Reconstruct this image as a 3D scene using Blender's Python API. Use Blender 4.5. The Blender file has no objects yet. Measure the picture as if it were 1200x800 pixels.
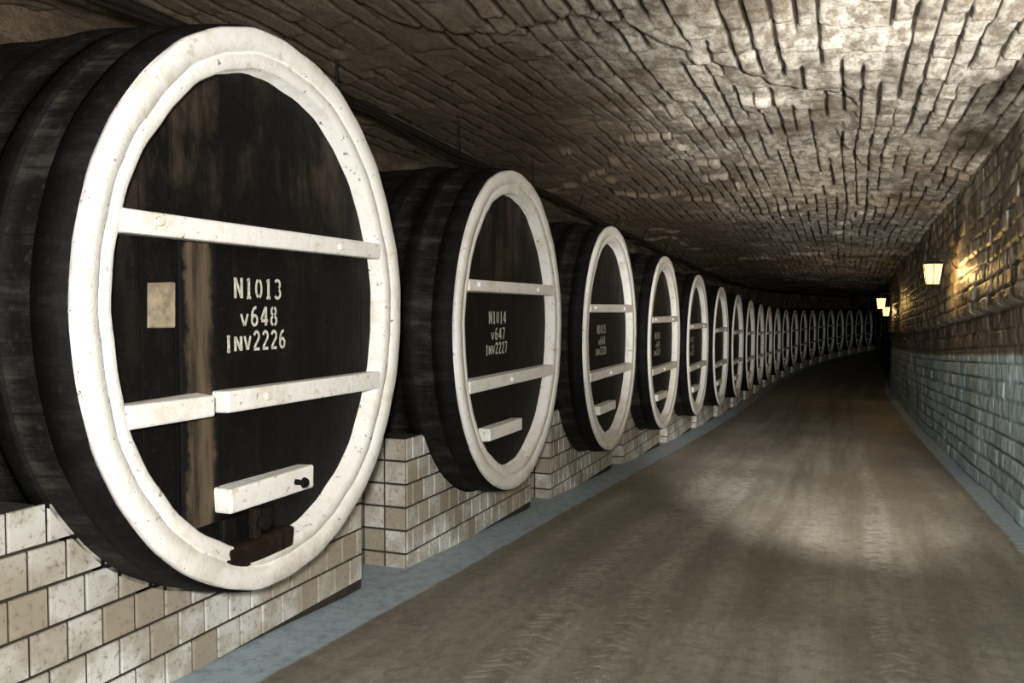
import bpy, bmesh, math, random
import numpy as np
from mathutils import Vector, Matrix
random.seed(7)
C = bpy.context.scene.collection
# ------------------------------------------------------------------ path
TH0 = math.atan(0.39); CO = math.cos(TH0); R = 140.0; S0 = 27.0
EYE = 1.31
def theta(s):
    s = np.asarray(s, float)
    return TH0 + np.clip(s - S0, 0, 200) / R
_ss = np.arange(-8, 95, 0.05)
_th = theta(_ss)
_bx = np.concatenate([[0], np.cumsum(np.sin((_th[1:]+_th[:-1])/2)*0.05)])
_by = np.concatenate([[0], np.cumsum(np.cos((_th[1:]+_th[:-1])/2)*0.05)])
_bx += -2.354 - np.interp(0, _ss, _bx); _by += -np.interp(0, _ss, _by)
def grade(s):
    Z = np.minimum(np.asarray(s, float)*CO, 36.6)
    return -0.056*Z + 0.00114*np.clip(Z-12, 0, None)**2
def P(s, t, z):
    s = np.asarray(s, float); th = theta(s)
    x = np.interp(s, _ss, _bx) + t*np.cos(th)
    y = np.interp(s, _ss, _by) - t*np.sin(th)
    return x, y, grade(s) + z
def h2(ix, iy, seed):
    v = np.sin(ix*127.1 + iy*311.7 + seed*74.7)*43758.5453
    return v - np.floor(v)
def vn(x, y, seed=0):
    ix = np.floor(x); iy = np.floor(y); fx = x-ix; fy = y-iy
    fx = fx*fx*(3-2*fx); fy = fy*fy*(3-2*fy)
    return (h2(ix,iy,seed)*(1-fx)*(1-fy)+h2(ix+1,iy,seed)*fx*(1-fy)
            + h2(ix,iy+1,seed)*(1-fx)*fy+h2(ix+1,iy+1,seed)*fx*fy)
def fbm(x, y, seed=0, o=4):
    r = 0; a = 0.5
    for i in range(o):
        r = r + a*(vn(x, y, seed+i*3)-0.5); x = x*2.03; y = y*2.03; a *= 0.5
    return r*2
def sstep(a, b, x):
    u = np.clip((x-a)/(b-a), 0, 1); return u*u*(3-2*u)
# ------------------------------------------------------------------ materials
class NT:
    def __init__(s, name):
        s.m = bpy.data.materials.new(name); s.m.use_nodes = True
        s.n = s.m.node_tree.nodes; s.l = s.m.node_tree.links
        s.b = s.n['Principled BSDF']; s.out = s.n['Material Output']
    def new(s, t, **k):
        n = s.n.new(t)
        for a, b in k.items(): setattr(n, a, b)
        return n
    def put(s, sock, v):
        if isinstance(v, (int, float)): sock.default_value = v
        elif isinstance(v, (tuple, list)):
            sock.default_value = (*v, 1) if len(v) == 3 and len(sock.default_value) == 4 else v
        else: s.l.new(v, sock)
    def uv(s): return s.new('ShaderNodeUVMap', uv_map='UVMap').outputs[0]
    def obj(s): return s.new('ShaderNodeTexCoord').outputs['Object']
    def attr(s, nm): return s.new('ShaderNodeAttribute', attribute_name=nm).outputs['Fac']
    def scale(s, v, sc, off=None):
        n = s.new('ShaderNodeMapping'); s.put(n.inputs[0], v); n.inputs['Scale'].default_value = sc
        if off is not None: s.l.new(off, n.inputs['Location'])
        return n.outputs[0]
    def noise(s, v, sc, det=5, rough=0.6, dist=0.0):
        n = s.new('ShaderNodeTexNoise'); s.put(n.inputs['Vector'], v)
        n.inputs['Scale'].default_value = sc; n.inputs['Detail'].default_value = det
        n.inputs['Roughness'].default_value = rough; n.inputs['Distortion'].default_value = dist
        return n.outputs[0]
    def ramp(s, v, a, b, lo=0.0, hi=1.0):
        n = s.new('ShaderNodeMapRange'); s.put(n.inputs[0], v)
        n.inputs[1].default_value = a; n.inputs[2].default_value = b
        n.inputs[3].default_value = lo; n.inputs[4].default_value = hi
        n.interpolation_type = 'SMOOTHSTEP'
        return n.outputs[0]
    def mix(s, f, a, b, mode='MIX'):
        n = s.new('ShaderNodeMix', data_type='RGBA', blend_type=mode)
        s.put(n.inputs[0], f); s.put(n.inputs[6], a); s.put(n.inputs[7], b)
        return n.outputs[2]
    def mul(s, c, v):
        cc = s.new('ShaderNodeCombineColor'); [s.l.new(v, cc.inputs[i]) for i in range(3)]
        return s.mix(1.0, c, cc.outputs[0], 'MULTIPLY')
    def math(s, op, a, b=0.0, c=None):
        n = s.new('ShaderNodeMath', operation=op); s.put(n.inputs[0], a); s.put(n.inputs[1], b)
        if c is not None: s.put(n.inputs[2], c)
        return n.outputs[0]
    def sep(s, v):
        n = s.new('ShaderNodeSeparateXYZ'); s.put(n.inputs[0], v); return n.outputs
    def bump(s, h, st=0.5, d=0.01):
        n = s.new('ShaderNodeBump'); n.inputs['Strength'].default_value = st
        n.inputs['Distance'].default_value = d; s.put(n.inputs['Height'], h)
        s.l.new(n.outputs[0], s.b.inputs['Normal'])
    def fin(s, col, rough=0.8, spec=0.3):
        s.put(s.b.inputs['Base Color'], col); s.put(s.b.inputs['Roughness'], rough)
        s.b.inputs['Specular IOR Level'].default_value = spec
        return s.m

def m_rock(name, light, dark, groove_col, big=0.45, side=False, dist=0.012):
    k = NT(name); uv = k.uv()
    n1 = k.noise(uv, 0.8, 6, 0.65); n2 = k.noise(k.scale(uv, (0.6,1.3,1)), 7, 8, 0.7); n3 = k.noise(uv, 45, 5, 0.75)
    f = k.ramp(n1, big-0.14, big+0.16)
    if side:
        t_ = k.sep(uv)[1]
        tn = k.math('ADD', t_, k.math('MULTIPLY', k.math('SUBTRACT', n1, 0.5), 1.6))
        f = k.math('MULTIPLY', f, k.ramp(tn, -0.4, 1.6, 0.03, 1.0))  # dark rock towards the left; light falling off there is painted in too
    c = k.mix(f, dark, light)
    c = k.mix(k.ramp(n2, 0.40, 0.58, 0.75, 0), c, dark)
    c = k.mix(k.ramp(n3, 0.36, 0.50, 0.5, 0), c, groove_col)
    c = k.mix(k.ramp(k.attr('groove'), 0.05, 0.8, 0, 0.95), c, groove_col)
    c = k.mul(c, k.ramp(k.attr('rnd'), 0, 1, 0.62, 1.15))
    h = k.math('ADD', k.math('MULTIPLY', n2, 0.9), k.math('MULTIPLY', n3, 0.45))
    k.bump(h, 0.9, dist)
    return k.fin(c, 0.92, 0.15)
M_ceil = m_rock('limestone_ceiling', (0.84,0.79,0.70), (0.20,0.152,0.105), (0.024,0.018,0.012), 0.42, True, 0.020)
M_lwall = m_rock('rock_wall', (0.34,0.26,0.18), (0.13,0.095,0.065), (0.04,0.03,0.022), dist=0.03)

def m_rwall():
    k = NT('block_wall'); uv = k.uv(); h = k.sep(uv)[1]
    n1 = k.noise(uv, 1.3, 6, 0.65); n2 = k.noise(uv, 9, 8, 0.7); n3 = k.noise(uv, 45, 4, 0.7)
    c = k.mix(k.ramp(n1, 0.35, 0.65), (0.16,0.13,0.095), (0.41,0.365,0.285))
    c = k.mix(k.ramp(n2, 0.38, 0.56, 0.65, 0), c, (0.09,0.07,0.05))
    hh = k.math('ADD', h, k.math('MULTIPLY', k.math('SUBTRACT', n1, 0.5), 0.10))
    blue = k.mix(k.ramp(n2, 0.32, 0.56), (0.36,0.48,0.52), (0.64,0.83,0.89))
    blue = k.mix(k.ramp(n1, 0.40, 0.60, 0.30, 0), blue, (0.22,0.27,0.27))
    c = k.mix(k.ramp(hh, 1.38, 1.42, 0.98, 0), c, blue)
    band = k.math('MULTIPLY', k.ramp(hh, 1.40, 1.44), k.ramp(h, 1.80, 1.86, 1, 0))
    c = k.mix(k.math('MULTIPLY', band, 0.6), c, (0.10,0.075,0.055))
    c = k.mix(k.math('MULTIPLY', k.attr('groove'), 0.94), c, (0.022,0.019,0.016))
    c = k.mul(c, k.ramp(k.attr('rnd'), 0, 1, 0.78, 1.12))
    k.bump(k.math('ADD', n2, k.math('MULTIPLY', n3, 0.4)), 0.7, 0.010)
    return k.fin(c, 0.45, 0.45)
M_rwall = m_rwall()

def m_floor():
    k = NT('cellar_floor'); uv = k.uv(); s_, t_, _ = k.sep(uv)
    n0 = k.noise(k.scale(uv, (0.10, 2.0, 1)), 1.4, 5, 0.6, 0.2)
    n1 = k.noise(uv, 0.7, 5, 0.6); n2 = k.noise(uv, 12, 8, 0.75); n3 = k.noise(uv, 90, 3, 0.7)
    n4 = k.noise(k.scale(uv, (1.0, 2.2, 1)), 9, 8, 0.8)
    c = k.mix(k.ramp(n0, 0.36, 0.64), (0.215,0.192,0.152), (0.37,0.342,0.287))
    c = k.mix(k.ramp(n1, 0.38, 0.62, 0.55, 0), c, (0.15,0.13,0.10))
    c = k.mix(k.ramp(n2, 0.38, 0.54, 0.45, 0), c, (0.10,0.086,0.066))
    c = k.mix(k.ramp(n4, 0.53, 0.64, 0, 0.38), c, (0.48,0.445,0.38))
    treads = None
    for (tc, w) in ((0.85, 0.10), (1.22, 0.08), (2.45, 0.09)):
        wob = k.math('MULTIPLY', k.math('SUBTRACT', k.noise(k.scale(uv, (0.25,0,1)), 1.0, 2), 0.5), 0.35)
        d = k.math('ABSOLUTE', k.math('SUBTRACT', k.math('ADD', t_, wob), tc))
        d2 = k.math('ADD', d, k.math('MULTIPLY', k.math('SUBTRACT', n2, 0.5), 0.10))
        msk = k.ramp(d2, w-0.03, w+0.03, 1, 0)
        sw = k.math('SINE', k.math('ADD', k.math('MULTIPLY', k.math('ADD', s_, k.math('MULTIPLY', d, 0.7)), 90.0), k.math('MULTIPLY', n2, 8.0)))
        tr = k.math('MULTIPLY', k.math('MULTIPLY', msk, k.ramp(sw, -0.1, 0.6)), k.ramp(n2, 0.43, 0.58))
        treads = tr if treads is None else k.math('MAXIMUM', treads, tr)
    c = k.mix(k.math('MULTIPLY', treads, 0.45), c, (0.50,0.465,0.40))
    edge = k.math('ADD', t_, k.math('MULTIPLY', k.math('SUBTRACT', k.noise(uv, 3, 4), 0.5), 0.07))
    bl = k.ramp(edge, 0.0, 0.03, 1, 0)
    br = k.ramp(edge, 3.36, 3.40)
    blue = k.mix(k.ramp(n2, 0.35, 0.55), (0.27,0.34,0.40), (0.42,0.53,0.62))
    f = k.math('MULTIPLY', k.math('MAXIMUM', bl, br), 0.92)
    c = k.mix(f, c, blue)
    k.bump(k.math('ADD', k.math('ADD', k.math('MULTIPLY', n2, 1.0), k.math('MULTIPLY', n4, 0.7)), k.math('ADD', k.math('MULTIPLY', treads, 0.5), k.math('MULTIPLY', n3, 0.3))), 0.75, 0.014)
    return k.fin(c, k.ramp(n0, 0.3, 0.7, 0.42, 0.6), 0.45)
M_floor = m_floor()

def m_white():
    k = NT('white_paint'); o = k.obj(); oi = k.new('ShaderNodeObjectInfo').outputs['Random']
    loc = k.new('ShaderNodeCombineXYZ'); k.l.new(k.math('MULTIPLY', oi, 37.0), loc.inputs[0])
    v = k.scale(o, (1,1,1), loc.outputs[0])
    n1 = k.noise(v, 3.5, 7, 0.7); n2 = k.noise(v, 26, 6, 0.7); n5 = k.noise(v, 9, 6, 0.75)
    c = k.mix(k.ramp(n1, 0.34, 0.50), (0.80,0.755,0.66), (0.95,0.94,0.91))
    c = k.mix(k.ramp(n5, 0.32, 0.42, 0.55, 0), c, (0.50,0.42,0.31))
    c = k.mix(k.ramp(n2, 0.32, 0.39, 0.9, 0), c, (0.15,0.105,0.07))
    z = k.sep(o)[2]
    c = k.mix(k.math('MULTIPLY', k.ramp(z, -1.25, -0.6, 0.8, 0), k.ramp(n1, 0.42, 0.62)), c, (0.56,0.49,0.37))
    k.bump(k.math('ADD', n2, k.math('MULTIPLY', n5, 1.5)), 0.5, 0.007)
    return k.fin(c, 0.5, 0.35)
M_white = m_white()
def m_black(name, base, brown, amt, plank=0.16, stain=False):
    k = NT(name); o = k.obj(); oi = k.new('ShaderNodeObjectInfo').outputs['Random']
    loc = k.new('ShaderNodeCombineXYZ'); k.l.new(k.math('MULTIPLY', oi, 23.0), loc.inputs[0])
    v = k.scale(o, (4,1,0.9), loc.outputs[0]); v2 = k.scale(o, (1,1,1), loc.outputs[0])
    n1 = k.noise(v, 1.8, 8, 0.75); n2 = k.noise(v2, 2.6, 6, 0.65); n3 = k.noise(v2, 34, 5, 0.75)
    z = k.sep(o)[2]
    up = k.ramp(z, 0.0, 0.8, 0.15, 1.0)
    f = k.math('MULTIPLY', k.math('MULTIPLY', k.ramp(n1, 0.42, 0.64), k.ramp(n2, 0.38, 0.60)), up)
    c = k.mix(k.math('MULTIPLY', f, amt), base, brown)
    c = k.mix(k.ramp(n3, 0.56, 0.68, 0, 0.25), c, brown)
    x = k.sep(o)[0]
    fr = k.math('FRACT', k.math('DIVIDE', k.math('ADD', x, 5.0), plank))
    ln = k.math('MAXIMUM', k.ramp(fr, 0.0, 0.03, 1, 0), k.ramp(fr, 0.97, 1.0, 0, 1))
    c = k.mix(k.math('MULTIPLY', ln, 0.5), c, (0.002,0.002,0.0018))
    k.bump(k.math('SUBTRACT', k.math('ADD', n1, k.math('MULTIPLY', n3, 0.7)), k.math('MULTIPLY', ln, 0.4)), 0.6, 0.008)
    return k.fin(c, 0.6, 0.13)
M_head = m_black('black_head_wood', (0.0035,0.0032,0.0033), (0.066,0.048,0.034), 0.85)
def m_stave(name, c0, c1, lines=True):
    k = NT(name); uv = k.uv(); o = k.obj()
    oi = k.new('ShaderNodeObjectInfo').outputs['Random']
    loc = k.new('ShaderNodeCombineXYZ'); k.l.new(k.math('MULTIPLY', oi, 23.0), loc.inputs[0])
    v = k.scale(uv, (5,1,1), loc.outputs[0])
    n1 = k.noise(v, 2.0, 7, 0.7); n2 = k.noise(o, 22, 6, 0.7)
    c = k.mix(k.ramp(n1, 0.46, 0.74), c0, c1)
    c = k.mix(k.ramp(n2, 0.55, 0.70, 0, 0.6), c, c1)
    h = k.math('ADD', n1, k.math('MULTIPLY', n2, 0.9))
    if lines:
        fr = k.math('FRACT', k.math('DIVIDE', k.sep(uv)[0], 0.11))
        ln = k.math('MAXIMUM', k.ramp(fr, 0.0, 0.06, 1, 0), k.ramp(fr, 0.94, 1.0, 0, 1))
        c = k.mix(k.math('MULTIPLY', ln, 0.25), c, (0.004,0.003,0.003))
        h = k.math('SUBTRACT', h, k.math('MULTIPLY', ln, 0.3))
    k.bump(h, 0.7, 0.010)
    return k.fin(c, 0.7, 0.16)
M_stave = m_stave('barrel_staves', (0.008,0.007,0.0065), (0.055,0.049,0.04))
M_hoop = m_stave('iron_hoop', (0.0045,0.004,0.004), (0.018,0.016,0.015), False)
M_dwood = m_black('dark_brown_wood', (0.012,0.008,0.006), (0.12,0.07,0.04), 1.0, 0.5)
def m_plain(name, col, rough=0.6, n=25, var=0.35, metal=0):
    k = NT(name); o = k.obj(); a = k.noise(o, n, 5, 0.7)
    c = k.mix(k.ramp(a, 0.35, 0.65), tuple(x*(1-var) for x in col), col)
    k.bump(a, 0.3, 0.004); k.b.inputs['Metallic'].default_value = metal
    return k.fin(c, rough, 0.35)
def m_bare():
    k = NT('bare_wood'); o = k.obj(); x, y, z = k.sep(o)
    n1 = k.noise(k.scale(o, (10,1,0.8)), 2.0, 7, 0.7); n2 = k.noise(o, 7, 6, 0.7)
    c = k.mix(k.ramp(n1, 0.35, 0.65), (0.03,0.021,0.014), (0.12,0.09,0.06))
    d = k.math('ABSOLUTE', k.math('ADD', x, 0.40))
    d = k.math('ADD', d, k.math('MULTIPLY', k.math('SUBTRACT', n2, 0.5), 0.14))
    c = k.mix(k.ramp(d, 0.045, 0.085), c, (0.0045,0.004,0.004))
    k.bump(k.math('ADD', n1, n2), 0.5, 0.005)
    return k.fin(c, 0.75, 0.2)
M_bare = m_bare()
M_text = m_plain('stencil_paint', (0.78,0.76,0.66), 0.7, 60, 0.45)
M_label = m_plain('paper_label', (0.40,0.33,0.23), 0.85, 20, 0.45)
M_iron = m_plain('black_iron', (0.02,0.018,0.016), 0.5)
M_pipe = m_plain('dark_pipe', (0.018,0.015,0.013), 0.55)
M_grout = m_plain('tile_grout', (0.05,0.04,0.03), 0.9, 12)
def m_tile():
    k = NT('glazed_tile'); o = k.obj(); r = k.attr('rnd')
    n1 = k.noise(o, 5, 6, 0.7); n2 = k.noise(o, 40, 5, 0.7); n4 = k.noise(o, 1.2, 4, 0.6)
    c = k.mix(k.ramp(r, -0.1, 0.6), (0.40,0.345,0.26), (0.80,0.79,0.74))
    c = k.mix(k.ramp(n1, 0.42, 0.60, 0.65, 0), c, (0.40,0.34,0.25))
    c = k.mix(k.ramp(n4, 0.40, 0.60, 0.4, 0), c, (0.30,0.25,0.18))
    c = k.mix(k.ramp(n2, 0.34, 0.46, 0.65, 0), c, (0.16,0.12,0.08))
    k.bump(k.math('ADD', n2, n1), 0.25, 0.004)
    return k.fin(c, 0.30, 0.5)
M_tile = m_tile()
def m_glow():
    k = NT('lantern_glass'); k.n.remove(k.b)
    e = k.new('ShaderNodeEmission'); e.inputs[0].default_value = (1,0.66,0.27,1); e.inputs[1].default_value = 3.2
    tr = k.new('ShaderNodeBsdfTransparent'); mx = k.new('ShaderNodeMixShader'); mx.inputs[0].default_value = 0.5
    k.l.new(tr.outputs[0], mx.inputs[1]); k.l.new(e.outputs[0], mx.inputs[2]); k.l.new(mx.outputs[0], k.out.inputs[0])
    return k.m
M_glow = m_glow()

# ------------------------------------------------------------------ grids
def grid_obj(name, S, T, X, Y, Z, mat, uvU, uvV, groove=None, rnd=None, flip=False):
    n, m = S, T
    co = np.stack([X.ravel(), Y.ravel(), Z.ravel()], 1)
    idx = np.arange(n*m).reshape(n, m)
    a, b, c, d = idx[:-1,:-1].ravel(), idx[1:,:-1].ravel(), idx[1:,1:].ravel(), idx[:-1,1:].ravel()
    f = np.stack([a,b,c,d] if not flip else [a,d,c,b], 1)
    me = bpy.data.meshes.new(name)
    me.vertices.add(n*m); me.vertices.foreach_set('co', co.ravel())
    me.loops.add(f.size); me.loops.foreach_set('vertex_index', f.ravel().astype(np.int32))
    me.polygons.add(len(f)); me.polygons.foreach_set('loop_start', (np.arange(len(f))*4).astype(np.int32))
    me.polygons.foreach_set('loop_total', np.full(len(f), 4, np.int32))
    me.update(calc_edges=True)
    uv = me.uv_layers.new(name='UVMap')
    uvs = np.stack([uvU.ravel()[f.ravel()], uvV.ravel()[f.ravel()]], 1)
    uv.data.foreach_set('uv', uvs.ravel())
    for nm, arr in (('groove', groove), ('rnd', rnd)):
        at = me.attributes.new(nm, 'FLOAT', 'POINT')
        if arr is None: arr = np.full((n, m), 0.0 if nm == 'groove' else 0.6)
        at.data.foreach_set('value', arr.ravel().astype(np.float32))
    me.polygons.foreach_set('use_smooth', np.ones(len(f), bool))
    me.materials.append(mat)
    ob = bpy.data.objects.new(name, me); C.objects.link(ob)
    return ob
s_near = np.arange(-5, 24, 0.03); s_far = np.arange(24, 80.1, 0.12)
SS = np.concatenate([s_near, s_far])
def hceil(s): return EYE + 1.85 + 0.6*(1-np.exp(-np.clip(s,0,None)/12))
# ceiling: long tool cuts running along the gallery, broken at cross joints
tt = np.arange(-2.1, 3.75, 0.014)
s, t = np.meshgrid(SS, tt, indexing='ij')
pit = 0.135
tw = t + 0.07*fbm(s*0.28, t*0.4, 3, 2) + 0.010*fbm(s*2.5, t*3, 5, 3)
ci = np.floor(tw/pit); cf = tw/pit - ci
L = 0.50
sw = s + 0.28*h2(ci, ci*0, 11) + 0.28*fbm(s*0.5, t*0.8, 9, 4)
ri = np.floor(sw/L); rf = sw/L - ri
rr = h2(ci, ri, 21)
side = np.where(cf < 0.5, ci, ci+1)
dd = np.where(cf < 0.5, cf, cf-1)*pit
slant = 0.016*(h2(side, ri, 51)-0.5)*(rf-0.5)*2 + 0.035*(h2(side, ri*0+3, 51)-0.5)*np.sin(s*1.1+side)
bd = np.abs(dd - slant)
reg = np.clip(0.55 + 1.1*fbm(s*0.3, t*0.45, 33) + 0.5*sstep(-0.3, 1.2, t), 0, 1)
gon = sstep(0.24, 0.38, vn(s*1.3, side*7.3, 44))
gw = 0.007 + 0.015*vn(s*2.2, side*5.1, 45)
groove = (1-sstep(gw*0.4, gw*1.2, bd))*gon*reg
end = (1-sstep(0.004, 0.024, np.minimum(rf, 1-rf)*L))*reg*(vn(ci*0.8, ri*3.1, 77) > 0.55)*0.35
z = hceil(s) - 0.16*(((t-0.9)/2.7)**4) + 0.10*fbm(s*0.35, t*0.5, 1, 3) + 0.016*fbm(s*3, t*4, 2, 3) + 0.007*fbm(s*14, t*18, 8, 3)
z = z + (1-reg)*(0.06*fbm(s*2, t*2.5, 82, 5))
z = z - 0.018*reg*rf*(0.4+rr) + 0.006*rr*reg + 0.034*groove + 0.008*end
z = z + 0.05*sstep(-0.01, 0.02, fbm(s*0.4, t*0.7, 71, 4))
x, y, zz = P(s, t, z)
gm = np.clip(groove + end*0.7, 0, 1)
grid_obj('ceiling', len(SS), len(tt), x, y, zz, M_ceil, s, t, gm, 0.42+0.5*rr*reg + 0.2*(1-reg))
# right wall of stone blocks
hh = np.arange(-0.1, 4.3, 0.020)
s, h = np.meshgrid(SS, hh, indexing='ij')
bh, bl = 0.165, 0.36
up = sstep(1.5, 1.6, h)
hw = h + (0.004+0.014*up)*fbm(s*1.2, h*1.2, 4); ri = np.floor(hw/bh); rf = hw/bh-ri
sw = s + bl*0.5*(ri % 2) + (0.01+0.05*up)*h2(ri, ri*0, 6) + (0.005+0.015*up)*fbm(s*3, h*3, 5); ci = np.floor(sw/bl); cf = sw/bl-ci
bd = np.minimum(np.minimum(cf,1-cf)*bl, np.minimum(rf,1-rf)*bh)
g = 1-sstep(0.004, 0.018, bd)
g = g*np.clip(0.85+1.0*fbm(s*1.5, h*2, 12), 0.3, 1)
rnd = h2(ci, ri, 13)
amp = 0.35+0.65*up
tw = 3.56 + 0.022*g - 0.025*amp*(rnd-0.5) - 0.022*amp*fbm(s*5, h*5, 7) - 0.04*fbm(s*0.6, h*0.8, 17)
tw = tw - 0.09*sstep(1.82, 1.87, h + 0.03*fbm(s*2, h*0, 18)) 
x, y, zz = P(s, tw, h)
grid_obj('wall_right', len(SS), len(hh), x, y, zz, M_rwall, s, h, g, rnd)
# left wall
h1 = np.arange(-0.1, 4.3, 0.08); S1 = np.arange(-5, 80, 0.1)
s, h = np.meshgrid(S1, h1, indexing='ij')
tw = -2.0 + 0.12*fbm(s*0.7, h*0.9, 61) + 0.08*fbm(s*3, h*4, 62)
x, y, zz = P(s, tw, h)
grid_obj('wall_left', len(S1), len(h1), x, y, zz, M_lwall, s, h)
# floor
t1 = np.arange(-2.2, 3.81, 0.1)
s, t = np.meshgrid(S1, t1, indexing='ij')
z = 0.01*fbm(s*0.7, t*1.5, 91)
x, y, zz = P(s, t, z)
grid_obj('floor', len(S1), len(t1), x, y, zz, M_floor, s, t)
for nm, se in (('wall_back', -4.9), ('wall_end', 79.5)):
    a1 = np.arange(-2.3, 3.9, 0.15)
    t, h = np.meshgrid(a1, np.arange(-0.1, 4.4, 0.15), indexing='ij')
    x, y, zz = P(se + 0.15*fbm(t, h, 5), t, h)
    grid_obj(nm, t.shape[0], t.shape[1], x, y, zz, M_lwall, t, h)

# ------------------------------------------------------------------ mesh helpers
def new_obj(name, bm, mats, parent=None, smooth=False):
    me = bpy.data.meshes.new(name); bm.to_mesh(me); bm.free()
    for m in mats: me.materials.append(m)
    if smooth:
        for p in me.polygons: p.use_smooth = True
    ob = bpy.data.objects.new(name, me); C.objects.link(ob)
    if parent: ob.parent = parent
    return ob
def box(bm, x0, x1, y0, y1, z0, z1, mi=0, bev=0.0, jit=0.0):
    r = bmesh.ops.create_cube(bm, size=1)
    for v in r['verts']:
        v.co = Vector(((x0+x1)/2+v.co.x*(x1-x0), (y0+y1)/2+v.co.y*(y1-y0), (z0+z1)/2+v.co.z*(z1-z0)))
        if jit: v.co += Vector((random.uniform(-jit,jit), 0, random.uniform(-jit,jit)))
    fs = set(f for v in r['verts'] for f in v.link_faces)
    for f in fs: f.material_index = mi
    if bev:
        es = list(set(e for f in fs for e in f.edges))
        rb = bmesh.ops.bevel(bm, geom=es, offset=bev, segments=2, affect='EDGES', profile=0.5)
        for f in rb['faces']: f.material_index = mi
A, B = 1.025, 1.13
CZ = 1.50
LEN = 1.68
def bulge(u): return 0.055*math.sin(math.pi*min(max(u/LEN,0),1))
def barrel_mesh(kind):
    bm = bmesh.new(); uvl = bm.loops.layers.uv.new('UVMap')
    prof = []
    hoops = [(0.035,0.16),(0.30,0.38),(0.52,0.60),(1.08,1.16),(1.30,1.38),(1.52,1.65)]
    pts = sorted(set([round(v,3) for v in np.arange(0.03, LEN, 0.07)] + [v for a,b in hoops for v in (a,b)]), reverse=True)
    prof.append((LEN+0.0, -0.20, 0)); prof.append((LEN, 0.0, 0))
    for p in pts:
        inh = [(a,b) for a,b in hoops if a <= p <= b]
        if inh:
            a, b = inh[0]
            if p == b: prof.append((p, bulge(p), 0)); prof.append((p, bulge(p)+0.014, 1))
            elif p == a: prof.append((p, bulge(p)+0.014, 1)); prof.append((p, bulge(p)-0.0, 1))
            else: prof.append((p, bulge(p)+0.014, 1))
        else: prof.append((p, bulge(p), 0))
    prof += [(0.028, 0.004, 2), (0.008, 0.004, 2), (0.0, -0.004, 2), (0.0, -0.04, 2), (0.001, -0.083, 2), (0.012, -0.088, 2), (0.014,-0.093,2), (0.005, -0.100, 2),
             (0.012, -0.145, 2), (0.020, -0.153, 2), (0.088, -0.162, 2)]
    N = 128; rings = []
    rg = random.Random(kind)
    ph = [rg.uniform(0, 6.28) for _ in range(6)]
    for (u, off, mi) in prof:
        ring = []
        for i in range(N):
            a = 2*math.pi*i/N
            w = 0.0035*math.sin(7*a+ph[0]) + 0.003*math.sin(13*a+ph[1]) + 0.002*math.sin(31*a+ph[2])
            if mi != 2: w *= 0.3
            ring.append(bm.verts.new(((A+off+w)*math.cos(a), u, (B+off+w)*math.sin(a))))
        rings.append(ring)
    per = 2*math.pi*1.09
    for j in range(len(prof)-1):
        mi = prof[j+1][2]
        if prof[j][2] == 1 and prof[j+1][2] == 0: mi = 0
        for i in range(N):
            k2 = (i+1) % N
            f = bm.faces.new((rings[j][i], rings[j][k2], rings[j+1][k2], rings[j+1][i]))
            f.material_index = mi; f.smooth = True
            for lp, (ii, jj) in zip(f.loops, ((i,j),(i+1,j),(i+1,j+1),(i,j+1))):
                lp[uvl].uv = (ii/N*per, prof[jj][0])
    f = bm.faces.new(rings[-1]); f.material_index = 3
    f = bm.faces.new(list(reversed(rings[0]))); f.material_index = 0
    bmesh.ops.recalc_face_normals(bm, faces=bm.faces[:])
    ai, bi = A-0.15, B-0.15
    def bar(p0, p1, q, hgt=0.082):
        box(bm, p0, p1, 0.004, 0.10, q-hgt/2, q+hgt/2, 2, 0.010, 0.006)
    def span(q): return ai*math.sqrt(max(0, 1-(q/bi)**2))
    w = span(0.305); bar(-w, w, 0.305)
    def manhole():
        # small manhole door at the bottom with its iron clamp screw and tap
        box(bm, -0.34, 0.09, 0.004, 0.095, -1.02, -0.925, 5, 0.018, 0.016)
        box(bm, -0.30, 0.04, 0.060, 0.10, -0.93, -0.82, 3, 0.012, 0.008)
        box(bm, -0.16, -0.12, 0.02, 0.06, -0.95, -0.80, 5, 0.010)
        for (p, q, r, dpt, ydd) in ((-0.14,-0.86,0.020,0.08,-0.01),(-0.14,-0.86,0.032,0.02,-0.045),
                                    (0.09,-0.735,0.013,0.05,-0.05),(0.09,-0.735,0.024,0.014,-0.075)):
            rr_ = bmesh.ops.create_cone(bm, cap_ends=True, segments=12, radius1=r, radius2=r*0.8, depth=dpt)
            for v in rr_['verts']: v.co = Vector((v.co.x+p, -v.co.z+ydd+0.03, v.co.y+q))
            for f in set(f for v in rr_['verts'] for f in v.link_faces): f.material_index = 1
    if kind == 1:
        bar(-span(-0.35), -0.41, -0.35); bar(-0.335, span(-0.35), -0.35, 0.09)
        bar(-0.33, 0.23, -0.735, 0.10)
        z0 = -0.97*math.sqrt(1-(0.4/0.865)**2)
        box(bm, -0.50, -0.30, 0.080, 0.10, z0+0.04, 0.26, 4, 0.003)
        manhole()
    else:
        bar(-span(-0.34), span(-0.34), -0.34, 0.085)
        bar(-0.50, 0.12, -0.69, 0.095)
    for (p, q) in ((-0.68,0.31),(0.45,0.30),(-0.1,-0.345)):
        r = bmesh.ops.create_cone(bm, cap_ends=True, segments=10, radius1=0.020, radius2=0.014, depth=0.02)
        for v in r['verts']: v.co = Vector((v.co.x+p, -v.co.z-0.002, v.co.y+q))
        for f in set(f for v in r['verts'] for f in v.link_faces): f.material_index = 2
    me = bpy.data.meshes.new('wine_barrel'); bm.to_mesh(me); bm.free()
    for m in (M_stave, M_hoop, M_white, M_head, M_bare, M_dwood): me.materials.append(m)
    return me
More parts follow.
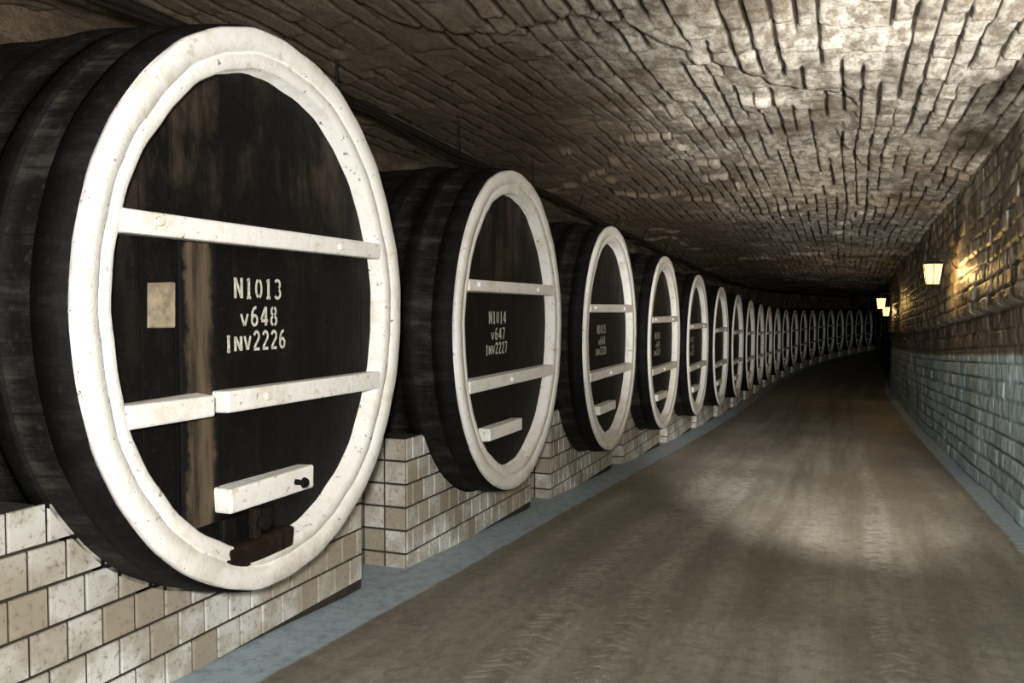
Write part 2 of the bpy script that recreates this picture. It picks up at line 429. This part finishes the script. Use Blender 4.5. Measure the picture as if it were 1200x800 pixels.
def arc(cx, cy, rx, ry, a0, a1, n=10):
    return [(cx+rx*math.cos(math.radians(a0+(a1-a0)*i/n)), cy+ry*math.sin(math.radians(a0+(a1-a0)*i/n))) for i in range(n+1)]
G = {
 '0': [arc(.5,.8,.34,.72,104,256), arc(.5,.8,.34,.72,-76,76)],
 '1': [[(.5,0),(.5,1.6)], [(.3,1.35),(.48,1.5)], [(.25,.05),(.42,.05)], [(.58,.05),(.75,.05)]],
 '2': [arc(.5,1.13,.34,.40,165,-20)+[(.15,.15)], [(.1,.07),(.9,.07)]],
 '3': [arc(.45,1.2,.34,.35,150,-60), arc(.45,.42,.38,.38,60,-150)],
 '4': [[(.7,0),(.7,1.6)], [(.58,1.45),(.1,.5)], [(.1,.42),(.55,.42)], [(.8,.42),(.97,.42)]],
 '5': [[(.22,1.53),(.85,1.53)], [(.2,1.4),(.2,.95)], arc(.45,.5,.38,.45,110,-145)],
 '6': [arc(.5,.47,.34,.40,0,360,18), arc(.66,.65,.50,.87,80,175)],
 '7': [[(.1,1.53),(.9,1.53)], [(.85,1.4),(.4,0)]],
 '8': [arc(.5,1.2,.29,.34,105,255), arc(.5,1.2,.29,.34,-75,75), arc(.5,.42,.35,.38,105,255), arc(.5,.42,.35,.38,-75,75)],
 '9': [arc(.5,1.15,.35,.40,15,165), arc(.5,1.15,.35,.40,195,345), [(.25,.1),(.6,.3),(.83,.7),(.86,1.05)]],
 'N': [[(.12,0),(.12,1.6)], [(.22,1.5),(.78,.1)], [(.88,0),(.88,1.6)]],
 'v': [[(.1,1.0),(.46,.05)], [(.54,.05),(.9,1.0)]],
 'V': [[(.1,1.2),(.46,.05)], [(.54,.05),(.9,1.2)]],
 'I': [[(.5,0),(.5,1.2)], [(.3,.03),(.7,.03)], [(.3,1.2),(.7,1.2)]],
 'n': [[(.12,0),(.12,1.2)], [(.22,1.1),(.78,.1)], [(.88,0),(.88,1.2)]],
}
def stencil(parent, lines):
    bm = bmesh.new()
    for (txt, p0, p1, qc, hh) in lines:
        adv = (p1-p0)/len(txt); sc = hh/1.6; sx = adv*0.80
        for i, ch in enumerate(txt):
            for pl in G[ch]:
                pts = [Vector((p0+adv*i+adv*0.1+a*sx, qc-hh/2+b*sc)) for a, b in pl]
                w = 0.0062
                if len(pts) == 2 and abs(pts[0].x-pts[1].x) < 1e-4: w = 0.008
                nrm = []
                for j in range(len(pts)):
                    d = (pts[min(j+1,len(pts)-1)]-pts[max(j-1,0)]).normalized(); nrm.append(Vector((-d.y,d.x)))
                for j in range(len(pts)-1):
                    q = [pts[j]+nrm[j]*w, pts[j+1]+nrm[j+1]*w, pts[j+1]-nrm[j+1]*w, pts[j]-nrm[j]*w]
                    bm.faces.new([bm.verts.new((c.x, 0.0855, c.y)) for c in q])
    return new_obj('stencil_lettering', bm, [M_text], parent)
PH = 0.86; PL = 2.23
def plinth_mesh():
    bm = bmesh.new()
    rl = bm.verts.layers.float.new('rnd')
    cz = CZ
    a2, b2 = A+0.075, B+0.075
    xe = a2*math.sqrt(1-((cz-PH)/b2)**2)
    prof = [(-PL/2,-0.05),(PL/2,-0.05),(PL/2,PH-0.01)]
    n = 28
    e = math.asin(xe/a2)
    for i in range(n+1):
        a = e - 2*e*i/n
        prof.append((a2*math.sin(a), cz-b2*math.cos(a)))
    prof.append((-PL/2, PH-0.01))
    f0 = [bm.verts.new((x, 0.31, z)) for x, z in prof]; f1 = [bm.verts.new((x, 1.68, z)) for x, z in prof]
    bm.faces.new(f0); bm.faces.new(list(reversed(f1)))
    for i in range(len(prof)):
        j = (i+1) % len(prof); bm.faces.new((f0[i], f1[i], f1[j], f0[j]))
    for f in bm.faces: f.material_index = 1
    rg = random.Random(5)
    def tile(pts, nrm):
        c = sum(pts, Vector())/4; r = rg.random()
        base = [bm.verts.new(p) for p in pts]
        ins = [bm.verts.new(c+(p-c)*0.955+nrm*0.010) for p in pts]
        mid = [bm.verts.new(c+(p-c)*0.99+nrm*0.006) for p in pts]
        for v in base+mid+ins: v[rl] = r
        bm.faces.new(ins)
        for A_, B_ in ((base, mid), (mid, ins)):
            for i in range(4):
                j = (i+1) % 4; bm.faces.new((A_[i], A_[j], B_[j], B_[i]))
    th = 0.1435; tw = 0.150; gp = 0.006
    rows = 6
    for r in range(rows):
        z0 = r*th+gp; z1 = (r+1)*th-gp
        off = (r % 2)*tw*0.5
        x = -PL/2 - off
        while x < PL/2-0.01:
            x0 = max(x, -PL/2)+gp; x1 = min(x+tw, PL/2)-gp
            x += tw
            if x1-x0 < 0.03: continue
            inside = all(((px/(A+0.02))**2+((pz-cz)/(B+0.02))**2) < 1 for px in (x0,x1) for pz in (z0,z1))
            if inside: continue
            tile([Vector((x0,0.31,z0)),Vector((x1,0.31,z0)),Vector((x1,0.31,z1)),Vector((x0,0.31,z1))], Vector((0,-1,0)))
        for sd in (-1, 1):
            y = 0.305
            while y < 1.5:
                y0 = y+gp; y1 = y+tw-gp; y += tw
                xs = sd*PL/2
                q = [Vector((xs,y0,z0)),Vector((xs,y1,z0)),Vector((xs,y1,z1)),Vector((xs,y0,z1))]
                if sd < 0: q.reverse()
                tile(q, Vector((sd,0,0)))
    bmesh.ops.recalc_face_normals(bm, faces=bm.faces[:])
    me = bpy.data.meshes.new('tiled_plinth'); bm.to_mesh(me); bm.free()
    me.materials.append(M_tile); me.materials.append(M_grout)
    return me
bm1 = barrel_mesh(1); bm2 = barrel_mesh(2); pm = plinth_mesh()
NB = 23
for k in range(-1, NB):
    sk = 3.832 + 2.754*k
    th = float(theta(sk)); x, y, z = [float(v) for v in P(sk, 0.0, 0.0)]
    rot = math.pi/2 - th
    ob = bpy.data.objects.new('wine_barrel', bm1 if k == 0 else bm2); C.objects.link(ob)
    ob.location = (x, y, z+CZ); ob.rotation_euler = (0, 0, rot)
    pl = bpy.data.objects.new('tiled_plinth', pm); C.objects.link(pl)
    pl.location = (x, y, z); pl.rotation_euler = (0, 0, rot)
    if k == 0:
        stencil(ob, [('N1013', -0.20, 0.12, 0.095, 0.082), ('v648', -0.165, 0.09, -0.02, 0.08), ('InV2226', -0.26, 0.145, -0.12, 0.078)])
        bm = bmesh.new(); box(bm, -0.65, -0.52, 0.082, 0.089, -0.055, 0.105, 0, 0.001, 0.004)
        new_obj('paper_label', bm, [M_label], ob)
    elif k in (1, 2, 3, 4):
        n4 = str(1013+k); v = {1:'v647',2:'v648',3:'v649',4:'v645'}[k]
        stencil(ob, [('N'+n4, -0.33, 0.0, 0.095, 0.085), (v, -0.29, -0.02, -0.02, 0.08), ('InV'+str(2226+k), -0.39, 0.02, -0.12, 0.08)])

# ------------------------------------------------------------------ pipe hung below the ceiling
def curve_tube(name, lines, mat):
    cu = bpy.data.curves.new(name, 'CURVE'); cu.dimensions = '3D'; cu.bevel_depth = 1.0; cu.bevel_resolution = 3
    cu.use_fill_caps = True
    for pts, r in lines:
        sp = cu.splines.new('POLY'); sp.points.add(len(pts)-1)
        for p, q in zip(sp.points, pts): p.co = (*q, 1); p.radius = r
    cu.materials.append(mat)
    ob = bpy.data.objects.new(name, cu); C.objects.link(ob); return ob
TP = -1.12
def hpipe(s): return hceil(s) - 0.30 + 0.015*np.sin(s*1.3)
ps = np.arange(-4.5, 60, 0.5)
lines = [(list(zip(*[v.tolist() for v in P(ps, np.full_like(ps, TP), hpipe(ps))])), 0.032)]
for hs in np.arange(-4, 40, 2.0):
    a = [float(v) for v in P(hs, TP, float(hpipe(hs)))]; b = [float(v) for v in P(hs, TP, float(hceil(hs))+0.05)]
    lines.append(([a, b], 0.010))
curve_tube('ceiling_pipe', lines, M_pipe)
ps2 = np.arange(-4.5, 60, 0.25)
hp2 = hpipe(ps2) - 0.055 + 0.02*np.sin(ps2*math.pi)
curve_tube('electric_cable', [(list(zip(*[v.tolist() for v in P(ps2, np.full_like(ps2, TP+0.02), hp2)])), 0.013)], M_iron)

# ------------------------------------------------------------------ lanterns
def lantern(sv, tl, hgt, watt):
    th = float(theta(sv)); x, y, z = [float(v) for v in P(sv, tl, hgt)]
    emp = bpy.data.objects.new('wall_lantern', None); C.objects.link(emp)
    emp.location = (x, y, z); emp.rotation_euler = (0, 0, math.pi/2-th)
    wallt = -(3.50-tl)
    bm = bmesh.new()
    rt, rb, h0, h1 = 0.125, 0.085, -0.14, 0.12
    n = 6
    def ring(r, zz): return [bm.verts.new((r*math.cos(2*math.pi*i/n), r*math.sin(2*math.pi*i/n), zz)) for i in range(n)]
    a, b = ring(rb, h0), ring(rt, h1)
    for i in range(n): bm.faces.new((a[i], a[(i+1)%n], b[(i+1)%n], b[i]))
    new_obj('glass', bm, [M_glow], emp)
    bm = bmesh.new()
    def rod(p, q, r=0.005, seg=6, r2=None):
        p = Vector(p); q = Vector(q); d = q-p
        rr = bmesh.ops.create_cone(bm, cap_ends=True, segments=seg, radius1=r, radius2=r if r2 is None else r2, depth=d.length)
        M = Matrix.Translation((p+q)/2) @ d.to_track_quat('Z','Y').to_matrix().to_4x4()
        bmesh.ops.transform(bm, matrix=M, verts=rr['verts'])
    for i in range(n):
        c, s_ = math.cos(2*math.pi*i/n), math.sin(2*math.pi*i/n); c2, s2 = math.cos(2*math.pi*(i+1)/n), math.sin(2*math.pi*(i+1)/n)
        rod((rb*c,rb*s_,h0),(rt*c,rt*s_,h1)); rod((rb*c,rb*s_,h0),(rb*c2,rb*s2,h0)); rod((rt*c,rt*s_,h1),(rt*c2,rt*s2,h1), 0.008)
    rod((0,0,h1),(0,0,h1+0.07),0.13,6,0.03); rod((0,0,h1+0.07),(0,0,h1+0.12),0.02,8,0.008)
    rod((0,0,h0-0.03),(0,0,h0),0.02,8,0.075)
    rod((0,0,h1+0.11),(0,wallt,h1+0.11),0.011,8)
    rod((0,wallt*0.45,h1+0.11),(0,wallt,h1-0.10),0.008,8)
    bmesh.ops.create_cube(bm, size=1, matrix=Matrix.Translation((0,wallt-0.01,h1)) @ Matrix.Diagonal((0.09,0.03,0.30,1)))
    new_obj('frame_and_bracket', bm, [M_iron], emp)
    ld = bpy.data.lights.new('lantern_bulb', 'POINT'); ld.energy = watt; ld.color = (1, 0.62, 0.22); ld.shadow_soft_size = 0.04
    lo = bpy.data.objects.new('lantern_bulb', ld); C.objects.link(lo); lo.parent = emp
for (Z, tl, he, w) in ((10.7, 3.21, 1.11, 46), (20.6, 3.0, 1.25, 22), (24.8, 3.3, 1.17, 22), (3.4, 3.21, 1.0, 22)):
    lantern((Z+tl*0.3633)/CO, tl, EYE+he, w)

# ------------------------------------------------------------------ lights
def cam_dir(px, py):
    phi = math.atan(38/1000)
    v = Vector(((px-600)/1000, 1, (400-py)/1000))
    return Matrix.Rotation(-phi, 3, 'X') @ v
def spot(name, loc, d, e, ang, blend, r, col):
    l = bpy.data.lights.new(name, 'SPOT'); l.energy = e; l.spot_size = math.radians(ang); l.spot_blend = blend
    l.shadow_soft_size = r; l.color = col
    o = bpy.data.objects.new(name, l); C.objects.link(o); o.location = loc
    o.rotation_euler = d.to_track_quat('-Z','Y').to_euler(); return o
spot('added_ceiling_spot', (0.9, -0.3, EYE-0.1), cam_dir(975, 200), 5600, 52, 1.0, 0.05, (1, 0.965, 0.90))  # spot added beside the camera to brighten ceiling and barrel rims
fl = Vector((1.2, 0.2, EYE+1.1))
spot('added_floor_spot', fl, Vector((3.05, 8.9, -0.5))-fl, 7200, 21, 1.0, 0.08, (1, 0.975, 0.92))  # spot added only to make the bright pool on the floor
spot('added_camera_fill', (-0.05, -0.35, EYE+0.25), cam_dir(640, 420), 820, 120, 1.0, 0.10, (1, 0.97, 0.92))  # unseen fill added at the camera, placed to light what it sees
w = bpy.data.worlds.new('cellar_dark'); bpy.context.scene.world = w; w.use_nodes = True
w.node_tree.nodes['Background'].inputs[0].default_value = (0.02,0.018,0.015,1); w.node_tree.nodes['Background'].inputs[1].default_value = 0.2
# ------------------------------------------------------------------ camera
cd = bpy.data.cameras.new('camera'); cd.sensor_width = 36; cd.lens = 30; cd.clip_end = 300
cam = bpy.data.objects.new('camera', cd); C.objects.link(cam)
cam.location = (0, 0, EYE); cam.rotation_euler = (math.pi/2 - math.atan(38/1000), 0, 0)
bpy.context.scene.camera = cam
try:
    bpy.context.scene.view_settings.view_transform = 'Standard'
except Exception as e: print(e)
